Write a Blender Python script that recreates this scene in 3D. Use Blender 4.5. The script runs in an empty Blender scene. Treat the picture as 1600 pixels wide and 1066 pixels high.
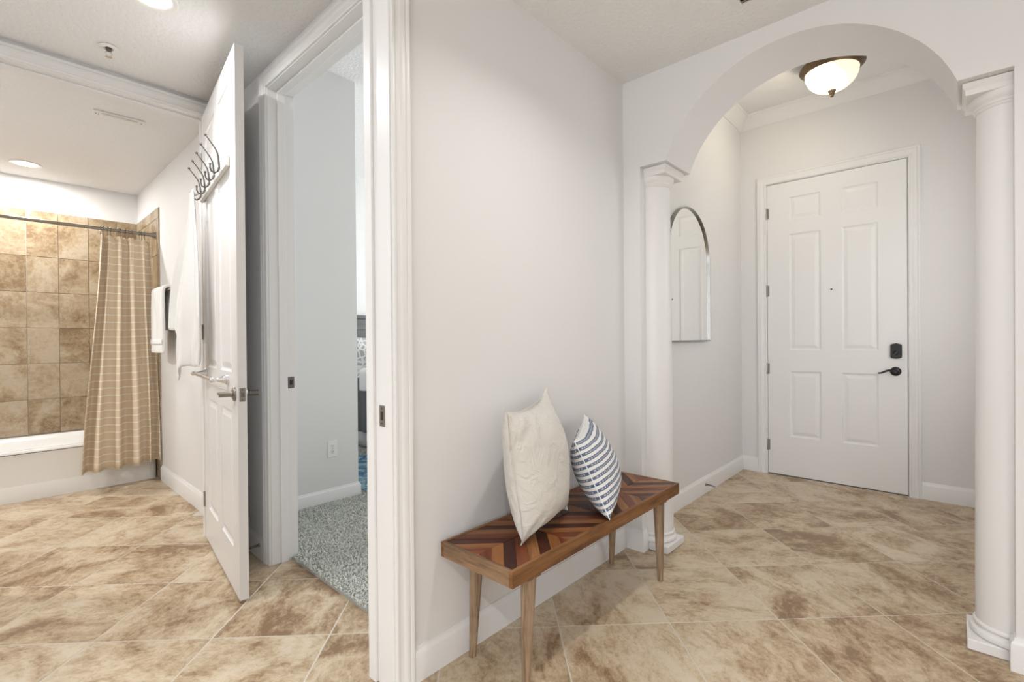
import bpy, bmesh, math, random
from mathutils import Vector, Matrix
random.seed(7)
PI = math.pi
S = bpy.context.scene
COL = S.collection

# ------------------------------------------------------------------ camera
CAMH = 1.158
RIGHT = Vector((0.67667271, -0.73623909, -0.00812673))
DOWN = Vector((-0.00897301, 0.00279063, -0.99995585))
FWD = Vector((0.73622926, 0.67671575, -0.00471794))
cam_d = bpy.data.cameras.new('camera'); cam = bpy.data.objects.new('camera', cam_d); COL.objects.link(cam)
cam_d.sensor_width = 36; cam_d.lens = 751.15 / 1600 * 36; cam_d.clip_start = .02
up = -DOWN; bk = -FWD
cam.matrix_world = Matrix(((RIGHT.x, up.x, bk.x, 0), (RIGHT.y, up.y, bk.y, 0), (RIGHT.z, up.z, bk.z, CAMH), (0, 0, 0, 1)))
S.camera = cam

# ------------------------------------------------------------------ world + exposure
w = bpy.data.worlds.new('world'); S.world = w; w.use_nodes = True
bg = w.node_tree.nodes['Background']; bg.inputs[0].default_value = (.93, .965, 1, 1); bg.inputs[1].default_value = 1.6
S.view_settings.view_transform = 'Standard'; S.view_settings.look = 'None'
S.view_settings.exposure = 0.18; S.view_settings.gamma = 1; S.view_settings.use_curve_mapping = False

def area(name, loc, rot, size, power, color=(1, 1, 1), shape='DISK', sy=None, spread=PI):
    l = bpy.data.lights.new(name, 'AREA'); l.shape = shape; l.size = size
    if sy: l.size_y = sy
    l.energy = power; l.color = color; l.spread = spread
    o = bpy.data.objects.new(name, l); COL.objects.link(o); o.location = loc; o.rotation_euler = rot
    return o
# daylight through the bedroom window; fill light added at the hall's unseen end
area('bedroom_window_daylight', (5.38, 3.2, 1.7), (0, PI/2, 0), 1.6, 78, (.975, .99, 1), 'RECTANGLE', 1.9)
area('hall_added_fill', (-2.9, -.8, 1.5), (0, -PI/2, 0), 2.0, 31, (.985, .985, 1), 'RECTANGLE', 3.4)

area('foyer_added_fill', (3.32, -.30, 1.60), (-PI/2, 0, 0), 1.0, 60, (1, .97, .92), 'RECTANGLE', 1.3)  # light added in an unseen side opening to brighten the foyer

# ------------------------------------------------------------------ constants (metres)
CZ = 2.56                       # hall / bathroom ceiling
FZ = 3.05                       # foyer and bedroom ceiling
XW, XW2 = .975, 1.11            # wall between bathroom passage and bedroom
YB, YB2 = 1.345, 1.482          # wall behind the bench
D1A, D1B = -.10, .884           # doorway in the bench wall
BD0, BD1, BDH = 1.575, 2.585, 2.452   # bedroom doorway
YC, YC2, BAH = 3.215, 3.335, 2.468    # bathroom doorway wall
BA0, BA1 = -.065, .866
XA, XA2 = 2.385, 2.69           # arch wall
JL, JR = 1.245, -.155           # arch jambs
SPR = 2.08                      # spring line
YF = 1.372; YF0 = -.29          # foyer side walls
XE = 4.47                       # entry wall
FD0, FD1, FDH = .242, 1.165, 2.437    # front door
YT = 5.76                       # tub back wall
ZB = 3.12

# ------------------------------------------------------------------ materials
def new_mat(name):
    m = bpy.data.materials.new(name); m.use_nodes = True
    nt = m.node_tree; b = nt.nodes['Principled BSDF']
    return m, nt, b
def N(nt, t, **kw):
    n = nt.nodes.new(t)
    for k, v in kw.items(): setattr(n, k, v)
    return n
def L(nt, a, b): nt.links.new(a, b)
def setc(b, c, r=.5, metal=0, spec=.5):
    b.inputs['Base Color'].default_value = (*c, 1); b.inputs['Roughness'].default_value = r
    b.inputs['Metallic'].default_value = metal; b.inputs['Specular IOR Level'].default_value = spec
def bump(nt, b, h, strength, dist):
    bn = N(nt, 'ShaderNodeBump'); bn.inputs['Strength'].default_value = strength; bn.inputs['Distance'].default_value = dist
    L(nt, h, bn.inputs['Height']); L(nt, bn.outputs[0], b.inputs['Normal'])
def noise(nt, scale, detail=2, rough=.5, vec=None, dist=0):
    n = N(nt, 'ShaderNodeTexNoise'); n.inputs['Scale'].default_value = scale; n.inputs['Detail'].default_value = detail
    n.inputs['Roughness'].default_value = rough; n.inputs['Distortion'].default_value = dist
    if vec: L(nt, vec, n.inputs['Vector'])
    return n
def ramp(nt, fac, stops, interp='LINEAR'):
    r = N(nt, 'ShaderNodeValToRGB'); cr = r.color_ramp; cr.interpolation = interp
    cr.elements[0].position = stops[0][0]; cr.elements[0].color = (*stops[0][1], 1)
    cr.elements[1].position = stops[-1][0]; cr.elements[1].color = (*stops[-1][1], 1)
    for p, c in stops[1:-1]:
        e = cr.elements.new(p); e.color = (*c, 1)
    L(nt, fac, r.inputs[0]); return r
def math_(nt, op, a, b=None, c=None):
    n = N(nt, 'ShaderNodeMath', operation=op)
    for i, v in enumerate((a, b, c)):
        if v is None: continue
        if isinstance(v, (int, float)): n.inputs[i].default_value = v
        else: L(nt, v, n.inputs[i])
    return n.outputs[0]
def mixc(nt, fac, a, b, blend='MIX'):
    n = N(nt, 'ShaderNodeMix', data_type='RGBA', blend_type=blend)
    for idx, v in ((0, fac), (6, a), (7, b)):
        if isinstance(v, (int, float)): n.inputs[idx].default_value = v
        elif isinstance(v, tuple): n.inputs[idx].default_value = (*v, 1)
        else: L(nt, v, n.inputs[idx])
    return n.outputs[2]
def geo_pos(nt): return N(nt, 'ShaderNodeNewGeometry').outputs['Position']
def obj_co(nt): return N(nt, 'ShaderNodeTexCoord').outputs['Object']

def paint(name, c, rough=.6, sc=90, st=.06, dist=.002):
    m, nt, b = new_mat(name); setc(b, c, rough, 0, .4)
    n = noise(nt, sc, 3, .6, geo_pos(nt)); bump(nt, b, n.outputs[0], st, dist)
    return m
def plain(name, c, rough=.5, metal=0, spec=.5):
    m, nt, b = new_mat(name); setc(b, c, rough, metal, spec)
    n = noise(nt, 40, 2, .5, obj_co(nt))
    r = math_(nt, 'MULTIPLY_ADD', n.outputs[0], .08, rough - .04); L(nt, r, b.inputs['Roughness'])
    return m
M = {}
M['wall'] = paint('wall_paint', (.785, .778, .775))
M['ceiling'] = paint('ceiling_paint', (.84, .835, .83), .8, 55, .7, .010)
M['bedwall'] = paint('bedroom_paint', (.76, .765, .75))
M['trim'] = paint('trim_paint', (.83, .825, .82), .32, 25, .004, .0004)
M['door'] = paint('door_paint', (.83, .825, .82), .36, 25, .004, .0004)
M['column'] = paint('column_paint', (.82, .81, .805), .3, 25, .004, .0004)
M['chrome'] = plain('chrome', (.82, .82, .83), .14, 1)
M['framemetal'] = plain('mirror_frame_metal', (.30, .29, .275), .22, 1)
M['nickel'] = plain('satin_nickel', (.31, .285, .25), .3, 1)
M['steel_dark'] = plain('dark_steel', (.17, .16, .15), .35, 1)
M['bronze'] = plain('aged_bronze', (.16, .11, .065), .42, .75)
M['black'] = plain('black_metal', (.012, .012, .013), .38, .2)
M['hinge'] = plain('hinge_metal', (.36, .35, .33), .4, 1)
M['plastic'] = plain('white_plastic', (.84, .83, .80), .35)
M['tub'] = plain('tub_enamel', (.86, .85, .83), .13)
M['dark'] = plain('dark_gap', (.03, .03, .03), .8)
M['rubber'] = plain('rubber', (.75, .74, .71), .6)
M['pewter'] = plain('hook_metal', (.13, .12, .115), .35, .9)

# mirror
m, nt, b = new_mat('mirror_glass'); setc(b, (.88, .89, .88), .015, 1); M['mirror'] = m

def stone(name, light, mid, dark, sc, rough=.38):
    m, nt, b = new_mat(name)
    oi = N(nt, 'ShaderNodeObjectInfo'); co = obj_co(nt)
    off = N(nt, 'ShaderNodeVectorMath', operation='SCALE'); off.inputs[0].default_value = (37, 53, 71)
    L(nt, oi.outputs['Random'], off.inputs['Scale'])
    add = N(nt, 'ShaderNodeVectorMath', operation='ADD'); L(nt, co, add.inputs[0]); L(nt, off.outputs[0], add.inputs[1])
    ang = N(nt, 'ShaderNodeMapping')
    rv = N(nt, 'ShaderNodeCombineXYZ'); L(nt, math_(nt, 'MULTIPLY_ADD', oi.outputs['Random'], .9, -.45), rv.inputs[2])
    L(nt, rv.outputs[0], ang.inputs['Rotation']); L(nt, add.outputs[0], ang.inputs['Vector'])
    ang.inputs['Scale'].default_value = (1, 1.45, 1)
    v = ang.outputs[0]
    big = noise(nt, sc, 10, .66, v, .7)
    fine = noise(nt, sc * 8, 12, .76, v, .6)
    f = math_(nt, 'ADD', math_(nt, 'MULTIPLY', big.outputs[0], .60), math_(nt, 'MULTIPLY', fine.outputs[0], .40))
    f = math_(nt, 'ADD', f, math_(nt, 'MULTIPLY_ADD', oi.outputs['Random'], .07, -.035))
    r = ramp(nt, f, [(.405, dark), (.463, mid), (.503, tuple((a + c) / 2 for a, c in zip(mid, light))), (.54, light), (.60, tuple(min(1, x * k_) for x, k_ in zip(light, (1.09, 1.14, 1.24))))])
    pits = noise(nt, sc * 22, 4, .7, v)
    pm = ramp(nt, pits.outputs[0], [(.30, (.55, .48, .42)), (.40, (1, 1, 1))])
    c = mixc(nt, .55, r.outputs[0], pm.outputs[0], 'MULTIPLY')
    L(nt, c, b.inputs['Base Color']); b.inputs['Roughness'].default_value = rough; b.inputs['Specular IOR Level'].default_value = .45
    bump(nt, b, fine.outputs[0], .18, .003)
    return m
M['tile'] = stone('floor_tile_stone', (.58, .47, .33), (.42, .30, .185), (.25, .158, .087), 3.6)
M['walltile'] = stone('shower_tile_stone', (.43, .345, .24), (.33, .245, .15), (.225, .152, .086), 4.2, .3)
M['grout'] = paint('grout', (.62, .57, .495), .9, 200, .2, .001)

def wood(name, c1, c2, c3, rough=.32, axis=0, sc=1.0):
    m, nt, b = new_mat(name)
    oi = N(nt, 'ShaderNodeObjectInfo'); co = obj_co(nt)
    off = N(nt, 'ShaderNodeVectorMath', operation='SCALE'); off.inputs[0].default_value = (13, 7, 19)
    L(nt, oi.outputs['Random'], off.inputs['Scale'])
    add = N(nt, 'ShaderNodeVectorMath', operation='ADD'); L(nt, co, add.inputs[0]); L(nt, off.outputs[0], add.inputs[1])
    mp = N(nt, 'ShaderNodeMapping'); s = [28 * sc] * 3; s[axis] = 2.6 * sc; mp.inputs['Scale'].default_value = s
    L(nt, add.outputs[0], mp.inputs['Vector'])
    n1 = noise(nt, 1.0, 6, .65, mp.outputs[0], .6); n2 = noise(nt, 5.0, 4, .6, mp.outputs[0], .2)
    f = math_(nt, 'ADD', math_(nt, 'MULTIPLY', n1.outputs[0], .75), math_(nt, 'MULTIPLY', n2.outputs[0], .25))
    r = ramp(nt, f, [(.33, c3), (.5, c2), (.66, c1)])
    L(nt, r.outputs[0], b.inputs['Base Color']); b.inputs['Roughness'].default_value = rough; b.inputs['Specular IOR Level'].default_value = .28
    bump(nt, b, n2.outputs[0], .08, .001)
    return m
M['wood_frame'] = wood('bench_frame_wood', (.30, .145, .056), (.20, .088, .032), (.07, .027, .010), .42, 0)
M['wood_end'] = wood('bench_end_wood', (.38, .25, .15), (.26, .16, .09), (.09, .05, .026), .5, 1)
M['wood_leg'] = wood('bench_leg_wood', (.43, .32, .22), (.30, .205, .13), (.11, .07, .042), .45, 2, 1.4)
M['strip0'] = wood('strip_walnut', (.085, .022, .010), (.052, .013, .006), (.022, .006, .003), .36, 0)
M['strip1'] = wood('strip_honey', (.34, .145, .042), (.245, .092, .026), (.12, .04, .012), .36, 0)
M['strip2'] = wood('strip_red', (.21, .055, .018), (.14, .033, .011), (.06, .013, .005), .36, 0)
M['strip3'] = wood('strip_tan', (.33, .155, .057), (.225, .095, .033), (.11, .042, .014), .38, 0)

def fabric(name, c, c2, sc=400, rough=.9, st=.25):
    m, nt, b = new_mat(name); co = obj_co(nt)
    n = noise(nt, 6, 4, .6, co); n2 = noise(nt, sc, 2, .6, co)
    L(nt, mixc(nt, math_(nt, 'ADD', math_(nt, 'MULTIPLY', n.outputs[0], .5), math_(nt, 'MULTIPLY', n2.outputs[0], .5)), c, c2), b.inputs['Base Color'])
    b.inputs['Roughness'].default_value = rough; b.inputs['Specular IOR Level'].default_value = .15
    b.inputs['Sheen Weight'].default_value = .15
    bump(nt, b, n2.outputs[0], st, .002)
    return m
M['linen'] = fabric('linen_cream', (.60, .575, .53), (.72, .695, .645), 260)
nt = M['linen'].node_tree; b = nt.nodes['Principled BSDF']
b1 = [n for n in nt.nodes if n.type == 'BUMP'][0]
wr_ = noise(nt, 11, 4, .55, obj_co(nt), 2.2); b2 = N(nt, 'ShaderNodeBump'); b2.inputs['Strength'].default_value = .55; b2.inputs['Distance'].default_value = .02
L(nt, wr_.outputs[0], b2.inputs['Height']); L(nt, b1.outputs[0], b2.inputs['Normal']); L(nt, b2.outputs[0], b.inputs['Normal'])
M['towel'] = fabric('towel_terry', (.80, .79, .77), (.88, .87, .85), 330, .95, .7)
M['duvet'] = fabric('duvet_grey', (.10, .11, .115), (.16, .17, .175), 300)
M['sheet'] = fabric('sheet_white', (.80, .81, .81), (.86, .87, .87), 300)
M['throw'] = fabric('throw_white', (.72, .73, .72), (.82, .82, .81), 200, .95, .8)
M['headboard'] = plain('headboard_paint', (.10, .10, .105), .4)
M['board'] = plain('rack_board', (.74, .725, .69), .4)
M['carpetbase'] = fabric('carpet_gap_shade', (.32, .335, .305), (.40, .415, .385), 160, 1, .4)  # darker than the pile: shade between tufts put into the colour
M['carpet'] = fabric('carpet_pile', (.54, .555, .51), (.68, .69, .645), 160, 1, .4)

# blue striped pillow (pattern on the cloth's own UV)
m, nt, b = new_mat('striped_cloth'); M['striped'] = m
uv = N(nt, 'ShaderNodeUVMap'); sp = N(nt, 'ShaderNodeSeparateXYZ'); L(nt, uv.outputs[0], sp.inputs[0])
wob = noise(nt, 9, 2, .5, uv.outputs[0])
vv = math_(nt, 'ADD', math_(nt, 'MULTIPLY', sp.outputs[1], 13.0), math_(nt, 'MULTIPLY_ADD', wob.outputs[0], .28, -.14))
fr = math_(nt, 'FRACT', vv)
band = math_(nt, 'MULTIPLY', math_(nt, 'GREATER_THAN', fr, .16), math_(nt, 'LESS_THAN', fr, .66))
inner = math_(nt, 'MULTIPLY', math_(nt, 'GREATER_THAN', fr, .30), math_(nt, 'LESS_THAN', fr, .52))
dash = math_(nt, 'GREATER_THAN', math_(nt, 'FRACT', math_(nt, 'MULTIPLY', sp.outputs[0], 46)), .52)
hole = math_(nt, 'MULTIPLY', inner, dash)
fac = math_(nt, 'MULTIPLY', band, math_(nt, 'SUBTRACT', 1, math_(nt, 'MULTIPLY', hole, .62)))
fuzz = noise(nt, 60, 3, .6, uv.outputs[0])
fac = math_(nt, 'MULTIPLY', fac, math_(nt, 'MULTIPLY_ADD', fuzz.outputs[0], .5, .68))
L(nt, mixc(nt, fac, (.76, .755, .74), (.075, .115, .205)), b.inputs['Base Color'])
b.inputs['Roughness'].default_value = .9; b.inputs['Specular IOR Level'].default_value = .15
bump(nt, b, fuzz.outputs[0], .3, .002)

# shower curtain: beige with pale woven lines
m, nt, b = new_mat('curtain_cloth'); M['curtain'] = m
uv = N(nt, 'ShaderNodeUVMap'); sp = N(nt, 'ShaderNodeSeparateXYZ'); L(nt, uv.outputs[0], sp.inputs[0])
fr = math_(nt, 'FRACT', math_(nt, 'MULTIPLY', sp.outputs[1], 1 / .0575))
line = math_(nt, 'LESS_THAN', fr, .13)
wv = noise(nt, 350, 2, .6, uv.outputs[0])
base = mixc(nt, wv.outputs[0], (.72, .59, .43), (.84, .71, .54))
L(nt, mixc(nt, line, base, (.92, .88, .79)), b.inputs['Base Color'])
b.inputs['Roughness'].default_value = .85; b.inputs['Specular IOR Level'].default_value = .2
bump(nt, b, wv.outputs[0], .2, .001)

# patterned bed pillow and rug
m, nt, b = new_mat('lattice_cloth'); M['lattice'] = m
co = obj_co(nt); wn = N(nt, 'ShaderNodeTexVoronoi', feature='DISTANCE_TO_EDGE'); wn.inputs['Scale'].default_value = 14; L(nt, co, wn.inputs['Vector'])
r = ramp(nt, wn.outputs['Distance'], [(.05, (.80, .80, .79)), (.14, (.40, .41, .41))]); L(nt, r.outputs[0], b.inputs['Base Color']); b.inputs['Roughness'].default_value = .9
m, nt, b = new_mat('rug_cloth'); M['rug'] = m
n = noise(nt, 5, 6, .65, obj_co(nt), 1.4)
r = ramp(nt, n.outputs[0], [(.34, (.03, .07, .15)), (.45, (.10, .24, .36)), (.53, (.35, .50, .55)), (.62, (.08, .17, .28))]); L(nt, r.outputs[0], b.inputs['Base Color']); b.inputs['Roughness'].default_value = .95

def emit(name, c, strength):
    m, nt, b = new_mat(name); setc(b, c, .4)
    b.inputs['Emission Color'].default_value = (*c, 1); b.inputs['Emission Strength'].default_value = strength
    return m
M['lens'] = emit('downlight_lens', (1, .95, .87), 6)
m, nt, b = new_mat('lamp_glass'); M['lampglass'] = m
setc(b, (.9, .82, .65), .25)
n = noise(nt, 9, 4, .6, obj_co(nt), .6)
L(nt, mixc(nt, n.outputs[0], (1, .84, .58), (1, .92, .74)), b.inputs['Emission Color'])
sx = N(nt, 'ShaderNodeSeparateXYZ'); L(nt, obj_co(nt), sx.inputs[0])
# glow painted into the emission: hot spot on the -x/+y side of the bowl
hot_spot = N(nt, 'ShaderNodeVectorMath', operation='DISTANCE'); L(nt, obj_co(nt), hot_spot.inputs[0]); hot_spot.inputs[1].default_value = (-.02, .08, -.17)
fall = math_(nt, 'POWER', math_(nt, 'SUBTRACT', 1, math_(nt, 'MINIMUM', math_(nt, 'MULTIPLY', hot_spot.outputs['Value'], 5.2), 1)), 2.0)
L(nt, math_(nt, 'MULTIPLY_ADD', fall, 55.0, .64), b.inputs['Emission Strength'])

# ------------------------------------------------------------------ mesh helpers
class MB:
    def __init__(s): s.v = []; s.f = []
    def add(s, vs, fs):
        o = len(s.v); s.v += [tuple(v) for v in vs]; s.f += [tuple(i + o for i in f) for f in fs]
    def box(s, x0, x1, y0, y1, z0, z1):
        if x0 > x1: x0, x1 = x1, x0
        if y0 > y1: y0, y1 = y1, y0
        if z0 > z1: z0, z1 = z1, z0
        s.add([(x0, y0, z0), (x1, y0, z0), (x1, y1, z0), (x0, y1, z0), (x0, y0, z1), (x1, y0, z1), (x1, y1, z1), (x0, y1, z1)],
              [(0, 3, 2, 1), (4, 5, 6, 7), (0, 1, 5, 4), (1, 2, 6, 5), (2, 3, 7, 6), (3, 0, 4, 7)])
        return s
    def prism(s, pts, fn, a, b):
        n = len(pts)
        s.add([fn(p, a) for p in pts] + [fn(p, b) for p in pts],
              [tuple(range(n))[::-1], tuple(range(n, 2 * n))] + [(i, (i + 1) % n, n + (i + 1) % n, n + i) for i in range(n)])
        return s
    def lathe(s, prof, c=(0, 0, 0), seg=28, a0=0, a1=2 * PI, axis='z'):
        full = abs(a1 - a0 - 2 * PI) < 1e-6; n = seg if full else seg + 1; vs = []
        for (r, h) in prof:
            for k in range(n):
                a = a0 + (a1 - a0) * k / seg; p = (r * math.cos(a), r * math.sin(a), h)
                if axis == 'x': p = (p[2], p[0], p[1])
                if axis == 'y': p = (p[1], p[2], p[0])
                vs.append((p[0] + c[0], p[1] + c[1], p[2] + c[2]))
        fs = []
        for j in range(len(prof) - 1):
            for k in range(seg):
                k2 = (k + 1) % n; fs.append((j * n + k, j * n + k2, (j + 1) * n + k2, (j + 1) * n + k))
        s.add(vs, fs); return s
    def tube(s, pts, r, seg=10, cap=True):
        pts = [Vector(p) for p in pts]; rs = r if isinstance(r, (list, tuple)) else [r] * len(pts)
        vs = []; fs = []; prev = None
        for i, p in enumerate(pts):
            t = (pts[min(i + 1, len(pts) - 1)] - pts[max(i - 1, 0)]).normalized()
            if prev is None:
                a = Vector((0, 0, 1)) if abs(t.z) < .9 else Vector((1, 0, 0)); u = t.cross(a).normalized()
            else: u = (prev - t * prev.dot(t)).normalized()
            prev = u; v = t.cross(u)
            for k in range(seg):
                an = 2 * PI * k / seg; vs.append(p + (u * math.cos(an) + v * math.sin(an)) * rs[i])
        for i in range(len(pts) - 1):
            for k in range(seg):
                k2 = (k + 1) % seg; fs.append((i * seg + k, i * seg + k2, (i + 1) * seg + k2, (i + 1) * seg + k))
        if cap: fs += [tuple(range(seg))[::-1], tuple(range((len(pts) - 1) * seg, len(pts) * seg))]
        s.add(vs, fs); return s
    def sweep(s, path, prof, fn, closed=False, side=1, cap=True):
        """profile (o, t): o = offset across the path in its plane, t = out of the plane"""
        P = [Vector(p) for p in path]; n = len(P); dirs = []
        for i in range(n if closed else n - 1): dirs.append((P[(i + 1) % n] - P[i]).normalized())
        vs = []
        for i in range(n):
            if closed: d0, d1 = dirs[i - 1], dirs[i]
            else: d0, d1 = dirs[max(i - 1, 0)], dirs[min(i, n - 2)]
            n0, n1 = Vector((-d0.y, d0.x)) * side, Vector((-d1.y, d1.x)) * side
            mt = (n0 + n1) / (1 + n0.dot(n1))
            for o, t in prof:
                q = P[i] + mt * o; vs.append(fn(q.x, q.y, t))
        m_ = len(prof); fs = []
        for i in range(n if closed else n - 1):
            j = (i + 1) % n
            for k in range(m_ - 1): fs.append((i * m_ + k, i * m_ + k + 1, j * m_ + k + 1, j * m_ + k))
        if cap and not closed: fs += [tuple(range(m_)), tuple(range((n - 1) * m_, n * m_))[::-1]]
        s.add(vs, fs); return s
    def mesh(s, name, smooth=None):
        me = bpy.data.meshes.new(name); me.from_pydata(s.v, [], s.f); me.update()
        bm = bmesh.new(); bm.from_mesh(me); bmesh.ops.remove_doubles(bm, verts=bm.verts, dist=1e-6)
        bmesh.ops.recalc_face_normals(bm, faces=bm.faces); bm.to_mesh(me); bm.free()
        if smooth is not None:
            me.polygons.foreach_set('use_smooth', [True] * len(me.polygons))
            me.set_sharp_from_angle(angle=math.radians(smooth))
        return me
    def build(s, name, mat, parent=None, smooth=None, bevel=0, seg=2):
        o = bpy.data.objects.new(name, s.mesh(name, smooth)); COL.objects.link(o)
        o.data.materials.append(M[mat] if isinstance(mat, str) else mat)
        if parent: o.parent = parent
        if bevel:
            md = o.modifiers.new('bevel', 'BEVEL'); md.width = bevel; md.segments = seg; md.limit_method = 'ANGLE'; md.angle_limit = math.radians(40)
        return o
def tag(o, label=None, cat=None, group=None, kind=None):
    if label: o['label'] = label
    if cat: o['category'] = cat
    if group: o['group'] = group
    if kind: o['kind'] = kind
    return o
def empty(name, loc=(0, 0, 0), rz=0):
    o = bpy.data.objects.new(name, None); o.empty_display_size = .1; COL.objects.link(o); o.location = loc; o.rotation_euler = (0, 0, rz); return o
def thing(name, label, cat, loc=(0, 0, 0), rz=0, group=None): return tag(empty(name, loc, rz), label, cat, group)
def struct(name, mb, mat, label=None, **kw): return tag(mb.build(name, mat, **kw), label, kind='structure')

# ------------------------------------------------------------------ room shell
# bench wall with the doorway into the bathroom passage
b = MB(); b.box(D1B + .015, XA2, YB, YB2, 0, ZB); b.box(D1A - .015, D1B + .015, YB, YB2, 2.475, ZB); b.box(-3.2, D1A - .015, YB, YB2, 0, ZB)
wall_bench = struct('wall_hall', b, 'wall', 'pale painted hall wall behind the bench')
b = MB(); b.box(XA2, XE + .15, YF, YB2, 0, ZB)
wall_foyer = struct('wall_foyer_left', b, 'wall', 'pale foyer wall that the arched mirror hangs on')
b = MB(); b.box(XA2, 2.8, YF0 - .14, YF0, 0, ZB); b.box(3.85, XE + .15, YF0 - .14, YF0, 0, ZB); b.box(2.8, 3.85, YF0 - .14, YF0, 0, .90); b.box(2.8, 3.85, YF0 - .14, YF0, 2.35, ZB); struct('wall_foyer_right', b, 'wall', 'foyer wall behind the right column')  # opening added for the foyer fill light
b = MB(); b.box(XE, XE + .15, FD1 + .014, YF, 0, ZB); b.box(XE, XE + .15, YF0, FD0 - .014, 0, ZB); b.box(XE, XE + .15, FD0 - .014, FD1 + .014, FDH + .014, ZB)
struct('wall_entry', b, 'wall', 'pale wall around the white front door')
# arch wall
SEG = 40; cY = .5425; hc = .5545; rise = .40; R_ = (hc * hc + rise * rise) / (2 * rise); zc = SPR + rise - R_
a0 = math.atan2(SPR - zc, hc); arc = [(cY + R_ * math.cos(a), zc + R_ * math.sin(a)) for a in [a0 + (PI - 2 * a0) * k / SEG for k in range(SEG + 1)]]
pts = [(YB, 0), (JL, 0), (JL, SPR)] + arc + [(JR, SPR), (JR, 0), (-3.2, 0), (-3.2, ZB), (YB, ZB)]
b = MB(); n_ = len(pts)
vs = [(XA, p[0], p[1]) for p in pts] + [(XA2, p[0], p[1]) for p in pts]
b.add(vs, [(i, (i + 1) % n_, n_ + (i + 1) % n_, n_ + i) for i in range(n_)])
for off in (0, n_):
    fl = [[0, 1, 2, 3, n_ - 1]]
    for i in range(SEG // 2): fl.append([3 + i, 4 + i, n_ - 1])
    fl.append([3 + SEG // 2, n_ - 2, n_ - 1])
    for i in range(SEG // 2, SEG): fl.append([3 + i, 4 + i, n_ - 2])
    e = 3 + SEG; fl.append([e, e + 1, e + 2, e + 3, n_ - 2])
    b.add([vs[off + i] for i in range(n_)], [tuple(f) for f in fl])
struct('wall_arch', b, 'wall', 'pale wall with the wide arched opening to the foyer', smooth=30)
# passage / bedroom wall
b = MB(); b.box(XW, XW2, YB2, BD0 - .015, 0, ZB); b.box(XW, XW2, BD1 + .015, YT + .1, 0, ZB); b.box(XW, XW2, BD0 - .015, BD1 + .015, BDH + .015, ZB)
wall_pass = struct('wall_passage', b, 'wall', 'pale wall holding the bedroom doorway and running on to the tub')
b = MB(); b.box(BA1 + .015, XW, YC, YC2, 0, CZ); b.box(-1.6, BA0 - .015, YC, YC2, 0, CZ); b.box(BA0 - .015, BA1 + .015, YC, YC2, BAH + .015, CZ)
struct('wall_bathroom_door', b, 'wall', 'header wall over the bathroom doorway')
b = MB(); b.box(-1.4, XW, YT, YT + .1, 0, CZ); wall_tub = struct('wall_tub_back', b, 'wall', 'white wall behind the tub, tiled lower down')
b = MB(); b.box(-1.5, -1.4, YC2, YT + .1, 0, CZ); struct('wall_bathroom_left', b, 'wall', 'bathroom side wall')
b = MB(); b.box(-1.7, -1.6, YB2, YC, 0, CZ); struct('wall_passage_left', b, 'wall', 'passage side wall')
# bedroom shell
b = MB(); b.box(XW2, 1.845, 3.255, 5.12, 0, ZB); wall_closet = struct('wall_bedroom_corner', b, 'bedwall', 'grey-white bedroom wall corner with the power outlet')
b = MB(); b.box(1.845, 5.6, 5.12, 5.24, 0, ZB); struct('wall_bedroom_back', b, 'bedwall', 'bright bedroom wall behind the bed')
b = MB(); b.box(5.5, 5.6, YB2, 5.12, 0, .75); b.box(5.5, 5.6, YB2, 5.12, 2.6, ZB); b.box(5.5, 5.6, YB2, 2.2, .75, 2.6); b.box(5.5, 5.6, 4.2, 5.12, .75, 2.6)
struct('wall_bedroom_window', b, 'bedwall', 'bedroom window wall')
b = MB(); b.box(XE + .15, 5.6, YF, YB2, 0, ZB); struct('wall_bedroom_front', b, 'bedwall', 'bedroom wall beside the foyer')
# hall remainder
b = MB(); b.box(-3.2, XA, -3.3, -3.2, 0, CZ); struct('wall_hall_right', b, 'wall', 'far side wall of the hall')
b = MB(); b.box(-3.3, -3.2, -3.3, -2.6, 0, CZ); b.box(-3.3, -3.2, 1.0, YB2, 0, CZ); b.box(-3.3, -3.2, -2.6, 1.0, 2.4, CZ); struct('wall_hall_back', b, 'wall', 'unseen hall end wall with a wide opening added for light')  # opening added to let fill light into the hall
# ceilings
b = MB(); b.box(-3.2, XA, -3.3, YB, CZ, CZ + .04); struct('ceiling', b, 'ceiling', 'textured off-white hall ceiling')
b = MB(); b.box(-1.7, XW, YB2, YT + .1, CZ, CZ + .04); struct('ceiling_bathroom', b, 'ceiling', 'textured white passage and bathroom ceiling')
b = MB(); b.box(XA2, XE, YF0, YF, FZ, FZ + .04); struct('ceiling_foyer', b, 'ceiling', 'raised foyer ceiling around the bowl lamp')
b = MB(); b.box(XW2, 5.6, YB2, 5.12, FZ + .012, FZ + .05); struct('ceiling_bedroom', b, 'ceiling', 'bedroom ceiling')

# ------------------------------------------------------------------ floor: diagonal stone tiles
b = MB(); b.box(-3.2, XE + .3, -3.3, YT + .1, -.04, -.0010)
floor = struct('floor', b, 'grout', 'beige travertine-look floor laid in diagonal square tiles')
T = .4525; g = .0048
h = T / 2 - g / 2; c_ = .0012
tb = MB()
tb.add([(-h, -h, -.012), (h, -h, -.012), (h, h, -.012), (-h, h, -.012), (-h, -h, -c_), (h, -h, -c_), (h, h, -c_), (-h, h, -c_),
        (-h + c_, -h + c_, 0), (h - c_, -h + c_, 0), (h - c_, h - c_, 0), (-h + c_, h - c_, 0)],
       [(0, 1, 5, 4), (1, 2, 6, 5), (2, 3, 7, 6), (3, 0, 4, 7), (4, 5, 9, 8), (5, 6, 10, 9), (6, 7, 11, 10), (7, 4, 8, 11), (8, 9, 10, 11)])
tile_me = tb.mesh('tile'); tile_me.materials.append(M['tile'])
q2 = math.sqrt(.5)
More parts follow.
